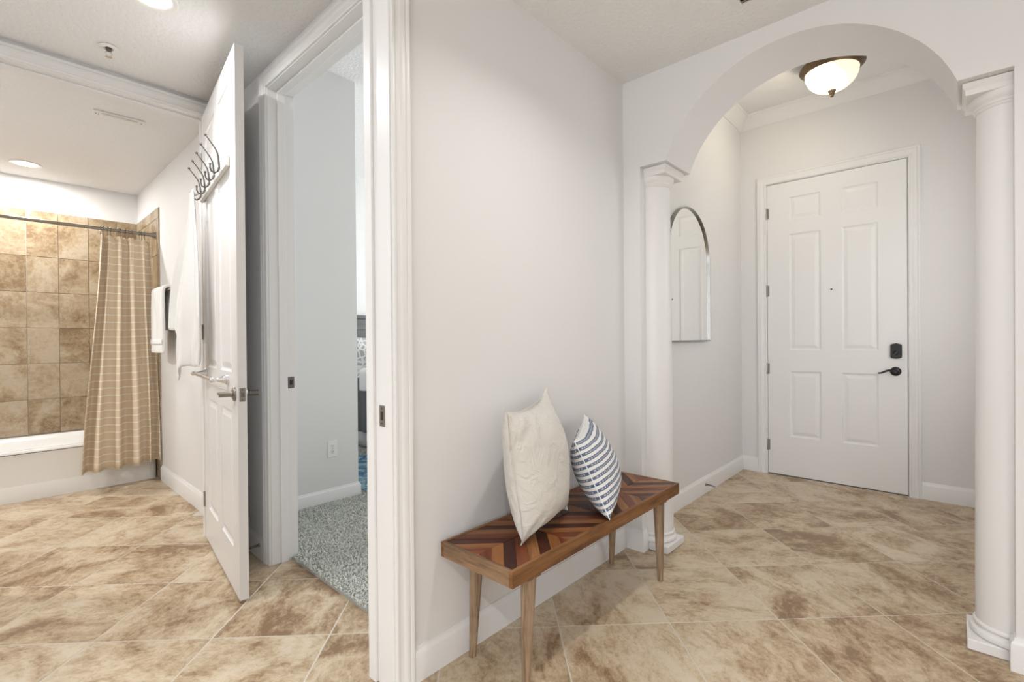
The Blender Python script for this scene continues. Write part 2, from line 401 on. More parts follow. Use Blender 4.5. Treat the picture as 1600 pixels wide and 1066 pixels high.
rooms = [(-.9, XA, -1.6, YB), (XA, XA2, JR, JL), (XA2, XE, YF0, YF), (-.75, XW, YB2, 5.06), (D1A, D1B, YB, YB2), (BA0, BA1, YC, YC2), (XW, 1.07, BD0, BD1)]
for i in range(-14, 16):
    for j in range(-16, 16):
        ca, cb = 1.917 + T * (i + .5), .2595 + T * (j + .5)
        x, y = (ca + cb) * q2, (ca - cb) * q2
        hit = False
        for (x0, x1, y0, y1) in rooms:
            if x0 - .20 < x < x1 + .20 and y0 - .20 < y < y1 + .20:
                # diamond against rectangle
                dx = max(x0 - x, 0, x - x1); dy = max(y0 - y, 0, y - y1)
                if dx + dy < T * q2 - .01: hit = True
        if not hit: continue
        o = bpy.data.objects.new('tile', tile_me); COL.objects.link(o); o.parent = floor
        o.location = (x, y, 0); o.rotation_euler = (0, 0, PI / 4 + random.randrange(4) * PI / 2)

# ------------------------------------------------------------------ carpet
b = MB(); b.box(1.075, 1.11, BD0 + .0, BD1, 0, .012); b.box(1.11, 5.5, YB2, 3.255, 0, .012); b.box(1.845, 5.5, 3.255, 5.12, 0, .012)
carpet = struct('floor_carpet', b, 'carpetbase', 'soft grey-green bedroom carpet')
tb = MB(); rnd = random.Random(3)
def tuft(x, y, s):
    a = rnd.uniform(0, PI * 2); hh = rnd.uniform(.010, .019) * s; ww = rnd.uniform(.0028, .0048) * s
    lx, ly = rnd.gauss(0, .007) * s, rnd.gauss(0, .007) * s
    vs = [(x + ww * math.cos(a + k * 2.094), y + ww * math.sin(a + k * 2.094), .009) for k in range(3)]
    vs += [(x + lx * .5 + ww * 1.15 * math.cos(a + k * 2.094 + .5), y + ly * .5 + ww * 1.15 * math.sin(a + k * 2.094 + .5), .009 + hh * .75) for k in range(3)]
    vs.append((x + lx, y + ly, .009 + hh))
    tb.add(vs, [(0, 1, 4, 3), (1, 2, 5, 4), (2, 0, 3, 5), (3, 4, 6), (4, 5, 6), (5, 3, 6)])
for _ in range(27000):
    x = rnd.uniform(1.075, 2.25); y = rnd.uniform(1.60, 3.235)
    if x < 1.118 and not (BD0 + .03 < y < BD1 - .008): continue
    if math.hypot(x - 1.08, y - 2.6) > 1.5: continue
    tuft(x, y, 1)
for _ in range(5000):
    x = rnd.uniform(1.87, 2.62); y = rnd.uniform(3.1, 4.7); tuft(x, y, 1.5)
me = bpy.data.meshes.new('carpet_pile'); me.from_pydata(tb.v, [], tb.f); me.update()
o = bpy.data.objects.new('carpet_pile', me); COL.objects.link(o); me.materials.append(M['carpet']); o.parent = carpet; o['kind'] = 'stuff'

# ------------------------------------------------------------------ wall tiles around the tub
tm = {}
def wall_tile(parent, cx, cy, cz, w_, h_, axis):
    key = (round(w_, 3), round(h_, 3), axis)
    if key not in tm:
        bb = MB(); a, c = w_ / 2 - .0018, h_ / 2 - .0018; e = .0018; t = .010
        def P(u, v, d): return (u, -d, v) if axis == 'y' else (-d, u, v)
        bb.add([P(-a, -c, 0), P(a, -c, 0), P(a, c, 0), P(-a, c, 0), P(-a, -c, t - e), P(a, -c, t - e), P(a, c, t - e), P(-a, c, t - e),
                P(-a + e, -c + e, t), P(a - e, -c + e, t), P(a - e, c - e, t), P(-a + e, c - e, t)],
               [(0, 1, 5, 4), (1, 2, 6, 5), (2, 3, 7, 6), (3, 0, 4, 7), (4, 5, 9, 8), (5, 6, 10, 9), (6, 7, 11, 10), (7, 4, 8, 11), (8, 9, 10, 11)])
        me = bb.mesh('tile'); me.materials.append(M['walltile']); tm[key] = me
    o = bpy.data.objects.new('tile', tm[key]); COL.objects.link(o); o.parent = parent; o.location = (cx, cy, cz)
zs = [.376] + [.672 + .3045 * k for k in range(0, 6)] + [2.283]
xs = [-.58 + .1995 * k for k in range(0, 8)] + [.965]
xs = [.219 + .1985 * k for k in range(-4, 4)] + [.965]
for i in range(len(xs) - 1):
    for j in range(len(zs) - 1):
        wall_tile(wall_tub, (xs[i] + xs[i + 1]) / 2, YT - .0015, (zs[j] + zs[j + 1]) / 2, xs[i + 1] - xs[i], zs[j + 1] - zs[j], 'y')
ys = [4.885, 4.945, 5.146, 5.347, 5.548, 5.748]
zs2 = [.02, .06] + zs
zs2 = [.0, .071, .376] + zs[1:]
for i in range(len(ys) - 1):
    for j in range(len(zs2) - 1):
        if ys[i] > 4.99 and zs2[j + 1] <= .38: continue
        wall_tile(wall_pass, XW - .0015, (ys[i] + ys[i + 1]) / 2, (zs2[j] + zs2[j + 1]) / 2, ys[i + 1] - ys[i], zs2[j + 1] - zs2[j], 'x')
b = MB(); b.box(xs[0], .972, YT - .004, YT, .376, 2.283)
o = b.build('grout_bed', 'grout', wall_tub)
b = MB(); b.box(XW - .004, XW, 4.885, 5.755, 0, 2.283)
o = b.build('grout_bed', 'grout', wall_pass)

# ------------------------------------------------------------------ baseboards
BP = [(0, 0), (.014, 0), (.014, .092), (.0115, .099), (.006, .106), (.004, .115), (0, .115)]
def baseboard(name, path, side, hs=1.0, label=None):
    b = MB(); b.sweep(path, [(o_, t_ * hs) for o_, t_ in BP], lambda x, y, t: (x, y, t), side=side)
    return struct(name, b, 'trim', label, smooth=25)
CW = .068
baseboard('baseboard_hall', [(D1B + .005 + CW, YB), (XA, YB), (XA, JL), (XA + .043, JL)], -1, 1.0, 'white baseboard under the bench and around the arch jamb')
baseboard('baseboard_arch', [(XA + .043, JR), (XA, JR), (XA, -3.2)], -1, 1.0, 'white baseboard around the right arch jamb')
baseboard('baseboard_foyer', [(XA2, YF), (XE, YF), (XE, FD1 + .005 + CW)], -1, 1.05, 'white baseboard below the mirror wall')
baseboard('baseboard_entry', [(XE, FD0 - .005 - CW), (XE, YF0), (XA2, YF0)], -1, 1.05, 'white baseboard right of the front door')
baseboard('baseboard_passage', [(XW, YC), (XW, BD1 + .005 + CW)], -1, 1.0, 'white baseboard behind the open bathroom door')
baseboard('baseboard_bathroom', [(XW, 4.885), (XW, YC2)], -1, 1.08, 'white baseboard along the bathroom wall')
baseboard('baseboard_bedroom', [(XW2, 3.255), (1.845, 3.255), (1.845, 5.12)], -1, .95, 'white baseboard on the bedroom corner')

# ------------------------------------------------------------------ door frames
CP = [(0, 0), (0, .009), (.003, .0115), (.010, .0115), (.013, .0085), (.017, .0095), (.026, .011), (.031, .0145), (.040, .0165), (.047, .0165), (.050, .0135), (.053, .0165), (.058, .018), (.064, .018), (.068, .015), (.068, 0)]
def frame(name, label, fn, w0, w1, hd, depth, stop_at, strike=None, casing=True):
    """fn(u, d, z): u along the wall, d = depth into the wall from the visible face"""
    t = tag(empty(name), label, kind='structure')
    if casing:
        b = MB(); r = .005
        b.sweep([(w0 - r, 0), (w0 - r, hd + r), (w1 + r, hd + r), (w1 + r, 0)], CP, lambda u, z, tt: fn(u, -tt, z), side=1)
        b.build('casing', 'trim', t, smooth=25)
    for a, c in ((w0 - .014, w0), (w1, w1 + .014)):
        b = MB(); b.prism([(a, 0), (c, 0), (c, depth), (a, depth)], lambda p, z: fn(p[0], p[1], z), 0, hd); b.build('jamb', 'trim', t, bevel=.0012)
    b = MB(); b.prism([(w0 - .014, 0), (w1 + .014, 0), (w1 + .014, depth), (w0 - .014, depth)], lambda p, z: fn(p[0], p[1], z), hd, hd + .014); b.build('head_jamb', 'trim', t, bevel=.0012)
    s0, s1 = stop_at
    for a, c in ((w0, w0 + .011), (w1 - .011, w1)):
        b = MB(); b.prism([(a, s0), (c, s0), (c, s1), (a, s1)], lambda p, z: fn(p[0], p[1], z), 0, hd); b.build('stop_bead', 'trim', t, bevel=.002)
    b = MB(); b.prism([(w0 + .011, s0), (w1 - .011, s0), (w1 - .011, s1), (w0 + .011, s1)], lambda p, z: fn(p[0], p[1], z), hd - .011, hd); b.build('stop_bead', 'trim', t, bevel=.002)
    if strike:
        u, sgn, d0, d1, z0, z1, mt = strike
        b = MB(); b.prism([(u, d0), (u + sgn * .0022, d0), (u + sgn * .0022, d1), (u, d1)], lambda p, z: fn(p[0], p[1], z), z0, z1)
        sp_ = b.build('strike_plate', mt, t, bevel=.0008); sp_['label'] = 'metal latch strike plate'
        dm = (d0 + d1) / 2; zm = (z0 + z1) / 2; hw = (d1 - d0) * .22; hz = (z1 - z0) * .2
        b = MB(); b.prism([(u, dm - hw), (u + sgn * .0027, dm - hw), (u + sgn * .0027, dm + hw), (u, dm + hw)], lambda p, z: fn(p[0], p[1], z), zm - hz, zm + hz)
        b.build('latch_hole', 'dark', sp_)
        for zz in (z0 + .011, z1 - .011):
            b = MB(); b.prism([(u, dm - .003), (u + sgn * .0029, dm - .003), (u + sgn * .0029, dm + .003), (u, dm + .003)], lambda p, z: fn(p[0], p[1], z), zz - .003, zz + .003)
            b.build('screw', 'steel_dark', sp_)
    return t
frame('trim_front_door', 'white moulded frame around the front door', lambda u, d, z: (XE + d, u, z), FD0, FD1, FDH, .15, (.047, .075))
frame('trim_hall_doorway', 'near white door frame with strike plate left of the bench', lambda u, d, z: (u, YB + d, z), D1A, D1B, 2.46, YB2 - YB, (.095, .137), (D1B, -1, .040, .071, .869, .94, 'nickel'))
frame('trim_bedroom_doorway', 'white frame of the carpeted bedroom doorway', lambda u, d, z: (XW + d, u, z), BD0, BD1, BDH, XW2 - XW, (.045, .085), (BD1, -1, .088, .122, .906, .966, 'steel_dark'))
frame('trim_bathroom_doorway', 'white head casing over the bathroom doorway', lambda u, d, z: (u, YC + d, z), BA0, BA1, BAH, YC2 - YC, (.05, .085))
# crown moulding in the foyer
b = MB(); prof = [(0, -.10), (.006, -.10), (.010, -.092), (.016, -.088), (.022, -.078), (.040, -.052), (.062, -.030), (.074, -.022), (.080, -.014), (.086, -.012), (.090, 0)]
b.sweep([(XA2, YF0), (XE, YF0), (XE, YF), (XA2, YF)], prof, lambda x, y, t: (x, y, FZ + t), closed=True, side=1)
struct('trim_crown', b, 'trim', 'white crown moulding around the foyer ceiling', smooth=40)

# ------------------------------------------------------------------ six-panel doors
def door_leaf(name, label, W, H, th, panels, mat='door'):
    """local: x along the width from the hinge, -y = shown face, z up"""
    t = tag(empty(name), label, kind='structure')
    b = MB(); xs_ = sorted({0, W} | {p[0] for p in panels} | {p[1] for p in panels}); zs_ = sorted({0, H} | {p[2] for p in panels} | {p[3] for p in panels})
    for sgn, yy in ((-1, 0), (1, th)):
        for i in range(len(xs_) - 1):
            for j in range(len(zs_) - 1):
                cx, cz = (xs_[i] + xs_[i + 1]) / 2, (zs_[j] + zs_[j + 1]) / 2
                if any(p[0] < cx < p[1] and p[2] < cz < p[3] for p in panels): continue
                b.add([(xs_[i], yy, zs_[j]), (xs_[i + 1], yy, zs_[j]), (xs_[i + 1], yy, zs_[j + 1]), (xs_[i], yy, zs_[j + 1])], [(0, 1, 2, 3)])
    b.add([(0, 0, 0), (W, 0, 0), (W, th, 0), (0, th, 0), (0, 0, H), (W, 0, H), (W, th, H), (0, th, H)], [(0, 1, 2, 3), (4, 5, 6, 7), (0, 3, 7, 4), (1, 2, 6, 5)])
    b.build('leaf', mat, t)
    for (x0, x1, z0, z1) in panels:
        pb = MB(); rings = [(0, 0), (.004, .005), (.012, .0085), (.018, .0085), (.040, .0025), (.044, .002)]
        for sgn in (0, 1):
            vs, fs = [], []
            for (ins, d) in rings:
                y = d if sgn == 0 else th - d
                vs += [(x0 + ins, y, z0 + ins), (x1 - ins, y, z0 + ins), (x1 - ins, y, z1 - ins), (x0 + ins, y, z1 - ins)]
            for k in range(len(rings) - 1):
                for e in range(4): fs.append((k * 4 + e, k * 4 + (e + 1) % 4, k * 4 + 4 + (e + 1) % 4, k * 4 + 4 + e))
            k = (len(rings) - 1) * 4; fs.append((k, k + 1, k + 2, k + 3)); pb.add(vs, fs)
        pb.build('panel', mat, t)
    return t
# front door: hinge at y = FD1, closing towards FD0; shown face looks to -x
WD = FD1 - FD0 - .006
fd = door_leaf('door_front', 'white six-panel front door with black lever and keypad deadbolt', WD, FDH - .012, .044,
               [(.163, .385, 2.107, 2.297), (.522, .748, 2.107, 2.297), (.163, .385, 1.04, 1.995), (.522, .748, 1.04, 1.995), (.163, .385, .322, .865), (.522, .748, .322, .865)])
fd.location = (XE + .003, FD1 - .003, .008); fd.rotation_euler = (0, 0, -PI / 2)
for z in (2.187, 1.536, .880, .238):
    hg = MB(); hg.lathe([(0, -.047), (.006, -.047), (.0075, -.044), (.0075, .044), (.006, .047), (0, .047)], (-.004, -.006, z), 12)
    hg.box(-.010, .0, -.0015, .0005, z - .045, z + .045); hg.box(.0, .014, -.0015, .0008, z - .045, z + .045)
    o = hg.build('hinge', 'hinge', fd, smooth=40)
# deadbolt
dx = FD1 - .003 - .309
b = MB(); pts = [(-.031, -.048), (-.022, -.052), (0, -.056), (.022, -.052), (.031, -.048), (.033, -.04), (.033, .04), (.031, .048), (.018, .052), (0, .058), (-.018, .052), (-.031, .048), (-.033, .04), (-.033, -.04)]
b.prism(pts, lambda p, y: (dx + p[0], y, 1.038 + p[1]), 0, -.022)
db = b.build('deadbolt', 'black', fd, bevel=.003); db['label'] = 'black deadbolt plate with thumb turn'
b = MB(); b.lathe([(0, .0), (.017, .0), (.017, .006), (.013, .009), (0, .009)], (0, 0, 0), 20); b.box(-.006, .006, -.02, .02, .008, .02)
o = b.build('thumb_turn', 'black', db, smooth=40); o.location = (dx, -.022, 1.026); o.rotation_euler = (PI / 2, .6, 0)
def lever(parent, mat, x, z, sgn, out, dirx, name='lever_handle', wave=True, length=.1):
    """rose + neck + lever on a door face; sgn -1 = shown face"""
    y0 = 0 if sgn < 0 else .044
    b = MB(); b.lathe([(0, 0), (.032, 0), (.033, .003), (.030, .008), (.022, .011), (.013, .013), (.0115, .02), (.0115, out), (.012, out + .004), (0, out + .006)], (0, 0, 0), 24)
    pts, rs = [], []
    for k in range(11):
        u = k / 10; pts.append((dirx * (u * length), (.010 * math.sin(u * PI * 1.6) - .004 * u) if wave else 0, out - .004 + (.004 * math.sin(u * PI) if wave else 0))); rs.append(.0092 * (1 - .45 * u))
    b.tube(pts, rs, 10)
    vs = []
    for v in b.v: vs.append((v[0] + x, y0 + sgn * v[2], v[1] + z))
    b.v = vs
    return b.build(name, mat, parent, smooth=45)
o = lever(fd, 'black', FD1 - .003 - .313, .889, -1, .042, -1); o['label'] = 'black curved lever handle on a round rose'
b = MB(); b.lathe([(0, .003), (.004, .003), (.0055, .002), (.0075, 0)], (0, 0, 0), 16); b.v = [(v[0] + FD1 - .003 - .706, -v[2], v[1] + 1.518) for v in b.v]; o = b.build('peephole', 'steel_dark', fd, smooth=40)
b = MB(); b.box(0, WD, -.004, .03, -.007, .0); b.build('door_sweep', 'steel_dark', fd)
b = MB(); b.box(WD + .0005, WD + .003, -.002, .02, .85, .91); b.build('latch', 'black', fd)

# open bathroom door
DH = Vector((.853, 3.239, .012)); DA = math.atan2(-.99227, -.1241)
BDW, BDT = .93, .036
bd = door_leaf('door_bathroom', 'open white six-panel bathroom door carrying the hook rack', BDW, BAH - .016, BDT,
               [(.13, .41, 2.105, 2.338), (.515, .80, 2.105, 2.338), (.13, .41, 1.003, 1.945), (.515, .80, 1.003, 1.945), (.13, .41, .198, .825), (.515, .80, .198, .825)])
# local x runs from the hinge to the latch edge; the shown face must look to -x (world): mirror y by turning
bd.location = DH; bd.rotation_euler = (0, 0, DA)
# with this turn local -y points to world -x
bx = bd
def D(x, off, z):   # door-local helper: off = distance in front of the shown face
    return (x, -off, z)
o = lever(bd, 'nickel', .868, .908, -1, .058, -1, wave=False, length=.075); o['label'] = 'brushed nickel lever on the towel side'
b = MB(); b.lathe([(0, 0), (.032, 0), (.033, .003), (.030, .008), (.020, .012), (.0125, .014), (.0125, .052), (.0135, .058), (0, .060)], (0, 0, 0), 24)
b.tube([(0, 0, .052), (-.03, 0, .053), (-.075, 0, .05)], [.0095, .009, .007], 10)
b.v = [(v[0] + .868, BDT + v[2], v[1] + .908) for v in b.v]
o = b.build('lever_handle', 'steel_dark', bd, smooth=45)
b = MB(); b.box(BDW, BDW + .0016, .006, .030, .878, .938); lp = b.build('latch_plate', 'nickel', bd, bevel=.0006)
b = MB(); b.prism([(.012, .0), (.024, .0), (.024, .011), (.021, .011)], lambda p, z: (BDW + .0016 + p[1], p[0], z), .899, .917); b.build('latch_bolt', 'steel_dark', lp)
for z in (.886, .930):
    b = MB(); b.lathe([(0, .0008), (.003, .0008), (.0034, 0)], (0, 0, 0), 10); b.v = [(BDW + .0016 + v[2], v[0] + .018, v[1] + z) for v in b.v]; b.build('screw', 'steel_dark', lp)
for z in (.22, 1.2, 2.2):
    hg = MB(); hg.lathe([(0, -.045), (.006, -.045), (.006, .045), (0, .045)], (-.004, -.004, z), 10); hg.build('hinge', 'hinge', bd, smooth=40)

def on_door(name, label, cat):
    t = thing(name, label, cat, DH, DA); return t
# hook rack
hr = on_door('hook_rack', 'white board with five double metal coat hooks on the bathroom door', 'hook rack')
b = MB(); b.box(.055, .815, -.020, -.0005, 1.942, 1.998); b.build('board', 'board', hr, bevel=.006, seg=3)
for k, xx in enumerate((.12, .262, .405, .548, .69)):
    hb = MB(); z0 = 1.975
    hb.tube([(xx, -.020, z0 - .012), (xx, -.024, z0 + .012), (xx, -.026, z0 + .04), (xx, -.030, z0 + .062), (xx, -.040, z0 + .082), (xx, -.054, z0 + .102), (xx, -.068, z0 + .121), (xx, -.077, z0 + .132)], [.0048, .0048, .0042, .0036, .0032, .0029, .0026, .0024], 8)
    hb.lathe([(0, -.006), (.005, -.005), (.0068, 0), (.0045, .004), (0, .005)], (xx, -.077, z0 + .134), 10)
    hb.tube([(xx, -.022, z0 - .006), (xx, -.030, z0 - .026), (xx, -.042, z0 - .036), (xx, -.054, z0 - .032), (xx, -.060, z0 - .016), (xx, -.060, z0 + .0)], [.005, .0045, .0042, .004, .0036, .0034], 8)
    hb.lathe([(0, -.005), (.005, -.003), (.006, 0), (.004, .004), (0, .005)], (xx, -.060, z0 + .002), 10)
    hb.build('hook', 'pewter', hr, smooth=50)
# towel bar on the door
tbx = on_door('towel_bar', 'chrome towel bar mounted across the bathroom door below the hanging towel', 'towel bar')
def tb_post(x, z, parent):
    b = MB(); b.lathe([(0, 0), (.026, 0), (.027, .004), (.024, .009), (.019, .012), (.020, .016), (.017, .022), (.012, .034), (.0085, .046), (.0085, .05), (.012, .055), (.0135, .062), (.012, .070), (.006, .075), (0, .076)], (0, 0, 0), 22)
    b.v = [(v[0] + x, -v[2] - .0005, v[1] + z) for v in b.v]
    return b.build('post', 'chrome', parent, smooth=50)
tb_post(.715, .965, tbx); tb_post(.09, .965, tbx)
b = MB(); b.tube([(.09, -.062, .965), (.715, -.062, .965)], .0085, 14); b.build('bar', 'chrome', tbx, smooth=50)

# ------------------------------------------------------------------ towels
def sheet(name, mat, NU, NV, fn, th=.008, sub=1, uvs=None, parent=None):
    vs = [fn(i / NU, j / NV) for j in range(NV + 1) for i in range(NU + 1)]
    fs = [(j * (NU + 1) + i, j * (NU + 1) + i + 1, (j + 1) * (NU + 1) + i + 1, (j + 1) * (NU + 1) + i) for j in range(NV) for i in range(NU)]
    me = bpy.data.meshes.new(name); me.from_pydata(vs, [], fs); me.update()
    me.polygons.foreach_set('use_smooth', [True] * len(me.polygons))
    if uvs:
        ul = me.uv_layers.new(name='UVMap')
        for p in me.polygons:
            for li in p.loop_indices:
                vi = me.loops[li].vertex_index; ul.data[li].uv = uvs((vi % (NU + 1)) / NU, (vi // (NU + 1)) / NV)
    o = bpy.data.objects.new(name, me); COL.objects.link(o); me.materials.append(M[mat])
    if parent: o.parent = parent
    if th:
        md = o.modifiers.new('solid', 'SOLIDIFY'); md.thickness = th; md.offset = 0
    if sub:
        md = o.modifiers.new('sub', 'SUBSURF'); md.levels = sub; md.render_levels = sub
    return o
def sm(a, b_, x):
    x = max(0, min(1, (x - a) / (b_ - a))); return x * x * (3 - 2 * x)
# bath towel gathered on the far hook of the rack; thing at the hook, in door space
bt = thing('bath_towel', 'white bath towel gathered on the far hook of the bathroom door rack', 'towel', DH, DA)
def bath_towel(u, v):
    # layer nearest the bathroom: from the hook out over the far stile, hem cut off higher up
    op = .05 + .95 * sm(-.05, .95, v) ** .9
    a = (u - .5) * 2
    z = 1.985 - v * (.80 + .05 * a + .02 * math.sin(a * 5))
    x = .12 + op * (-.085 + .13 * a)
    off = .055 + op * (.058 - .040 * a + .020 * math.sin(a * 5.0 + .6 + v * .8)) + .004 * math.sin(9 * v + 3 * a)
    return (x, -off, z)
o = sheet('back_fold', 'towel', 40, 30, bath_towel, .010, 1, parent=bt)
def bath_towel2(u, v):
    op = .06 + .94 * sm(-.05, .85, v) ** .85
    a = (u - .5) * 2
    z = 1.988 - v * (1.005 - .050 * a - .025 * math.cos(a * 2.5) + .012 * math.sin(a * 7))
    x = .125 + op * (.045 + .165 * a) * (1 - .18 * sm(.72, 1, v) * (1 if a > 0 else .2)) 
    off = .066 + op * (.026 - .050 * a + .017 * math.sin(a * 4.6 + 2.2 + v * 1.3) + .006 * math.sin(a * 11 + v * 5)) + .010 * sm(.6, 1, v) * math.sin(v * 22 + a * 5) * .4
    return (x, -max(.028, off), z)
o = sheet('front_fold', 'towel', 54, 36, bath_towel2, .010, 1, parent=bt)
b = MB(); b.tube([(.118, -.030, 1.985), (.12, -.048, 1.975), (.12, -.060, 1.985), (.12, -.066, 1.99)], [.012, .016, .020, .022], 10); b.build('hanging_loop', 'towel', bt, smooth=60)

# towel bar on the bathroom wall with folded hand towel
wb = thing('towel_bar', 'chrome towel bar on the bathroom wall under the folded hand towel', 'towel bar', (XW, 4.42, 1.545))
def wpost(dy):
    b = MB(); b.lathe([(0, 0), (.026, 0), (.027, .004), (.022, .010), (.016, .018), (.010, .04), (.0085, .052), (.012, .058), (.0135, .066), (.011, .074), (0, .078)], (0, 0, 0), 20)
    b.v = [(-v[2], v[0] + dy, v[1]) for v in b.v]; return b.build('post', 'chrome', wb, smooth=50)
wpost(-.30); wpost(.32)
b = MB(); b.tube([(-.066, -.30, 0), (-.066, .32, 0)], .0085, 12); b.build('bar', 'chrome', wb, smooth=50)
def hand_towel(u, v):
    # v: 0 front hem -> over the bar -> 1 back hem
    Lf, Lb, rr = .475, .30, .030
    tot = Lf + PI * rr + Lb; s_ = v * tot
    y = -.115 + u * .36
    wob = .004 * math.sin(u * 9) + .003 * math.sin(u * 21 + s_ * 9)
    if s_ < Lf: x, z = -.066 - rr - .008 * (1 - s_ / Lf) + wob, -(Lf - s_)
    elif s_ < Lf + PI * rr:
        a = (s_ - Lf) / rr; x, z = -.066 - rr * math.cos(a), rr * math.sin(a)
    else: x, z = -.066 + rr - .006 + wob * .5, -(s_ - Lf - PI * rr)
    return (XW + x, 4.42 + y, 1.545 + z)
ht = sheet('hand_towel', 'towel', 22, 60, hand_towel, .022, 1)
tag(ht, 'folded white hand towel draped over the bathroom wall bar', 'towel')
def border(u, v):
    p = hand_towel(u, .075 + .045 * v); return (p[0] - .0125, p[1], p[2])
o = sheet('woven_border', 'sheet', 16, 3, border, .002, 0, parent=ht)

# ------------------------------------------------------------------ bathtub
tub = thing('bathtub', 'white alcove bathtub with panelled apron behind the shower curtain', 'bathtub', (0, 0, 0))
X0, X1 = -.75, .962
def rr_loop(x0, x1, y0, y1, r, z, k=6):
    pts = []
    for (cx, cy, s0) in ((x1 - r, y1 - r, 0), (x0 + r, y1 - r, PI / 2), (x0 + r, y0 + r, PI), (x1 - r, y0 + r, 1.5 * PI)):
        for i in range(k + 1):
            a = s0 + PI / 2 * i / k; pts.append((cx + r * math.cos(a), cy + r * math.sin(a), z))
    return pts
loops = [rr_loop(X0, X1, 4.992, 5.742, .02, .34), rr_loop(X0, X1, 4.992, 5.742, .02, .362), rr_loop(X0 + .004, X1 - .004, 4.998, 5.738, .02, .371), rr_loop(X0 + .03, X1 - .03, 5.02, 5.72, .05, .373),
         rr_loop(X0 + .065, X1 - .065, 5.065, 5.685, .09, .368), rr_loop(X0 + .09, X1 - .09, 5.09, 5.66, .12, .335), rr_loop(X0 + .18, X1 - .14, 5.15, 5.61, .16, .08), rr_loop(X0 + .24, X1 - .2, 5.21, 5.55, .14, .05)]
b = MB(); n = len(loops[0]); vs = [p for lp_ in loops for p in lp_]; fs = []
for j in range(len(loops) - 1):
    for i in range(n): fs.append((j * n + i, j * n + (i + 1) % n, (j + 1) * n + (i + 1) % n, (j + 1) * n + i))
fs.append(tuple((len(loops) - 1) * n + i for i in range(n))); b.add(vs, fs)
b.build('basin', 'tub', tub, smooth=50)
b = MB(); ap = [(5.03, .35), (4.992, .35), (4.992, .345), (4.994, .335), (5.000, .30), (5.004, .120), (5.003, .113), (5.000, .106), (5.000, .0), (5.05, 0)]
b.prism(ap, lambda p, x: (x, p[0], p[1]), X0, X1 - .05)
# rounded far end of the apron
for k in range(6):
    t0, t1 = k / 6, (k + 1) / 6
    f0 = lambda t: (X1 - .05 + .048 * math.sin(t * PI / 2), .04 * (1 - math.cos(t * PI / 2)))
    (xa, da), (xb, db_) = f0(t0), f0(t1)
    m_ = len(ap); vs = [(xa, p[0] + (da if p[1] < .37 else 0), p[1]) for p in ap] + [(xb, p[0] + (db_ if p[1] < .37 else 0), p[1]) for p in ap]
    b.add(vs, [(i, (i + 1) % m_, m_ + (i + 1) % m_, m_ + i) for i in range(m_)])
b.build('apron', 'tub', tub, smooth=30)

# ------------------------------------------------------------------ shower rod, rings, curtain
RY, RZ = 4.975, 2.058
rod = thing('shower_rod', 'brushed metal shower rod spanning above the tub', 'rod', (XW - .01, RY, RZ))
b = MB(); b.tube([(-1.9, 0, 0), (-.016, 0, 0)], .0125, 16); b.build('rod', 'nickel', rod, smooth=50)
b = MB(); b.lathe([(.0135, -.075), (.0145, -.055), (.017, -.035), (.023, -.018), (.028, -.008), (.029, -.001), (0, -.001)], (0, 0, 0), 22, axis='x'); b.build('end_flange', 'nickel', rod, smooth=50)
cur = thing('shower_curtain', 'beige shower curtain with pale horizontal lines gathered beside the tub', 'curtain', (.75, RY - .03, 0))
def cplan(u, v):
    # u across, v 0 top..1 bottom
    xl = .59 - .118 * sm(-.1, 1.1, v) - .01 * v; xr = .915 + .043 * sm(0, .9, v)
    ue = u + .018 * math.sin(u * 17 + 1) * (1 - v * .4)
    x = xl + (xr - xl) * ue
    amp = .019 + .021 * v
    ph = u * 2 * PI * 5.2 + 1.3 * math.sin(u * 5 + 1.0 * v) + .9 * v * math.sin(u * 4 + 2)
    sn = math.sin(ph)
    y = -.018 - amp * (1.1 * (abs(sn) ** .75 * (1 if sn > 0 else -1)) + .45 * math.sin(ph * .5 + 2 + v)) - .030 * v - .006 * (1 - v) ** 3 * math.sin(u * 12 * 2 * PI)
    x += .008 * math.cos(ph) * (1 - .3 * v)
    z = 2.005 - v * (1.862 - .024 * u - .006 * math.sin(u * 9)) - (1 - min(1, v * 12)) * .012 * (1 - math.cos(u * 12 * 2 * PI)) * .5
    return (x - .75, y, z)
sheet('cloth', 'curtain', 190, 40, cplan, .0025, 0, uvs=lambda u, v: (u * 1.6, (1 - v) * 1.84), parent=cur)
ring_me = None
for k in range(12):
    u = (k + .25) / 12; px, py, pz = cplan(u, 0)
    if ring_me is None:
        b = MB(); pts = [(.0, .0185 * math.sin(a), .0185 * math.cos(a) - .0) for a in [i * 2 * PI / 16 for i in range(15)]]
        b.tube(pts, .0024, 7); b.tube([(0, -.002, -.018), (0, -.004, -.034), (0, .002, -.046), (0, -.007, -.054), (0, -.014, -.046)], .0024, 7)
        for c in (-.010, 0, .010): b.lathe([(0, -.0042), (.003, -.003), (.0042, 0), (.003, .003), (0, .0042)], (0, c, .0175), 8)
        ring_me = b.mesh('curtain_ring', 40); ring_me.materials.append(M['steel_dark'])
    o = bpy.data.objects.new('curtain_ring', ring_me); COL.objects.link(o); o.location = (.75 + px, RY, RZ - .0015); o.rotation_euler = (0, 0, .25 * math.sin(k * 2.3))
    tag(o, 'small metal roller ring holding the beige shower curtain on the rod', 'curtain ring', 'curtain rings on the shower rod')

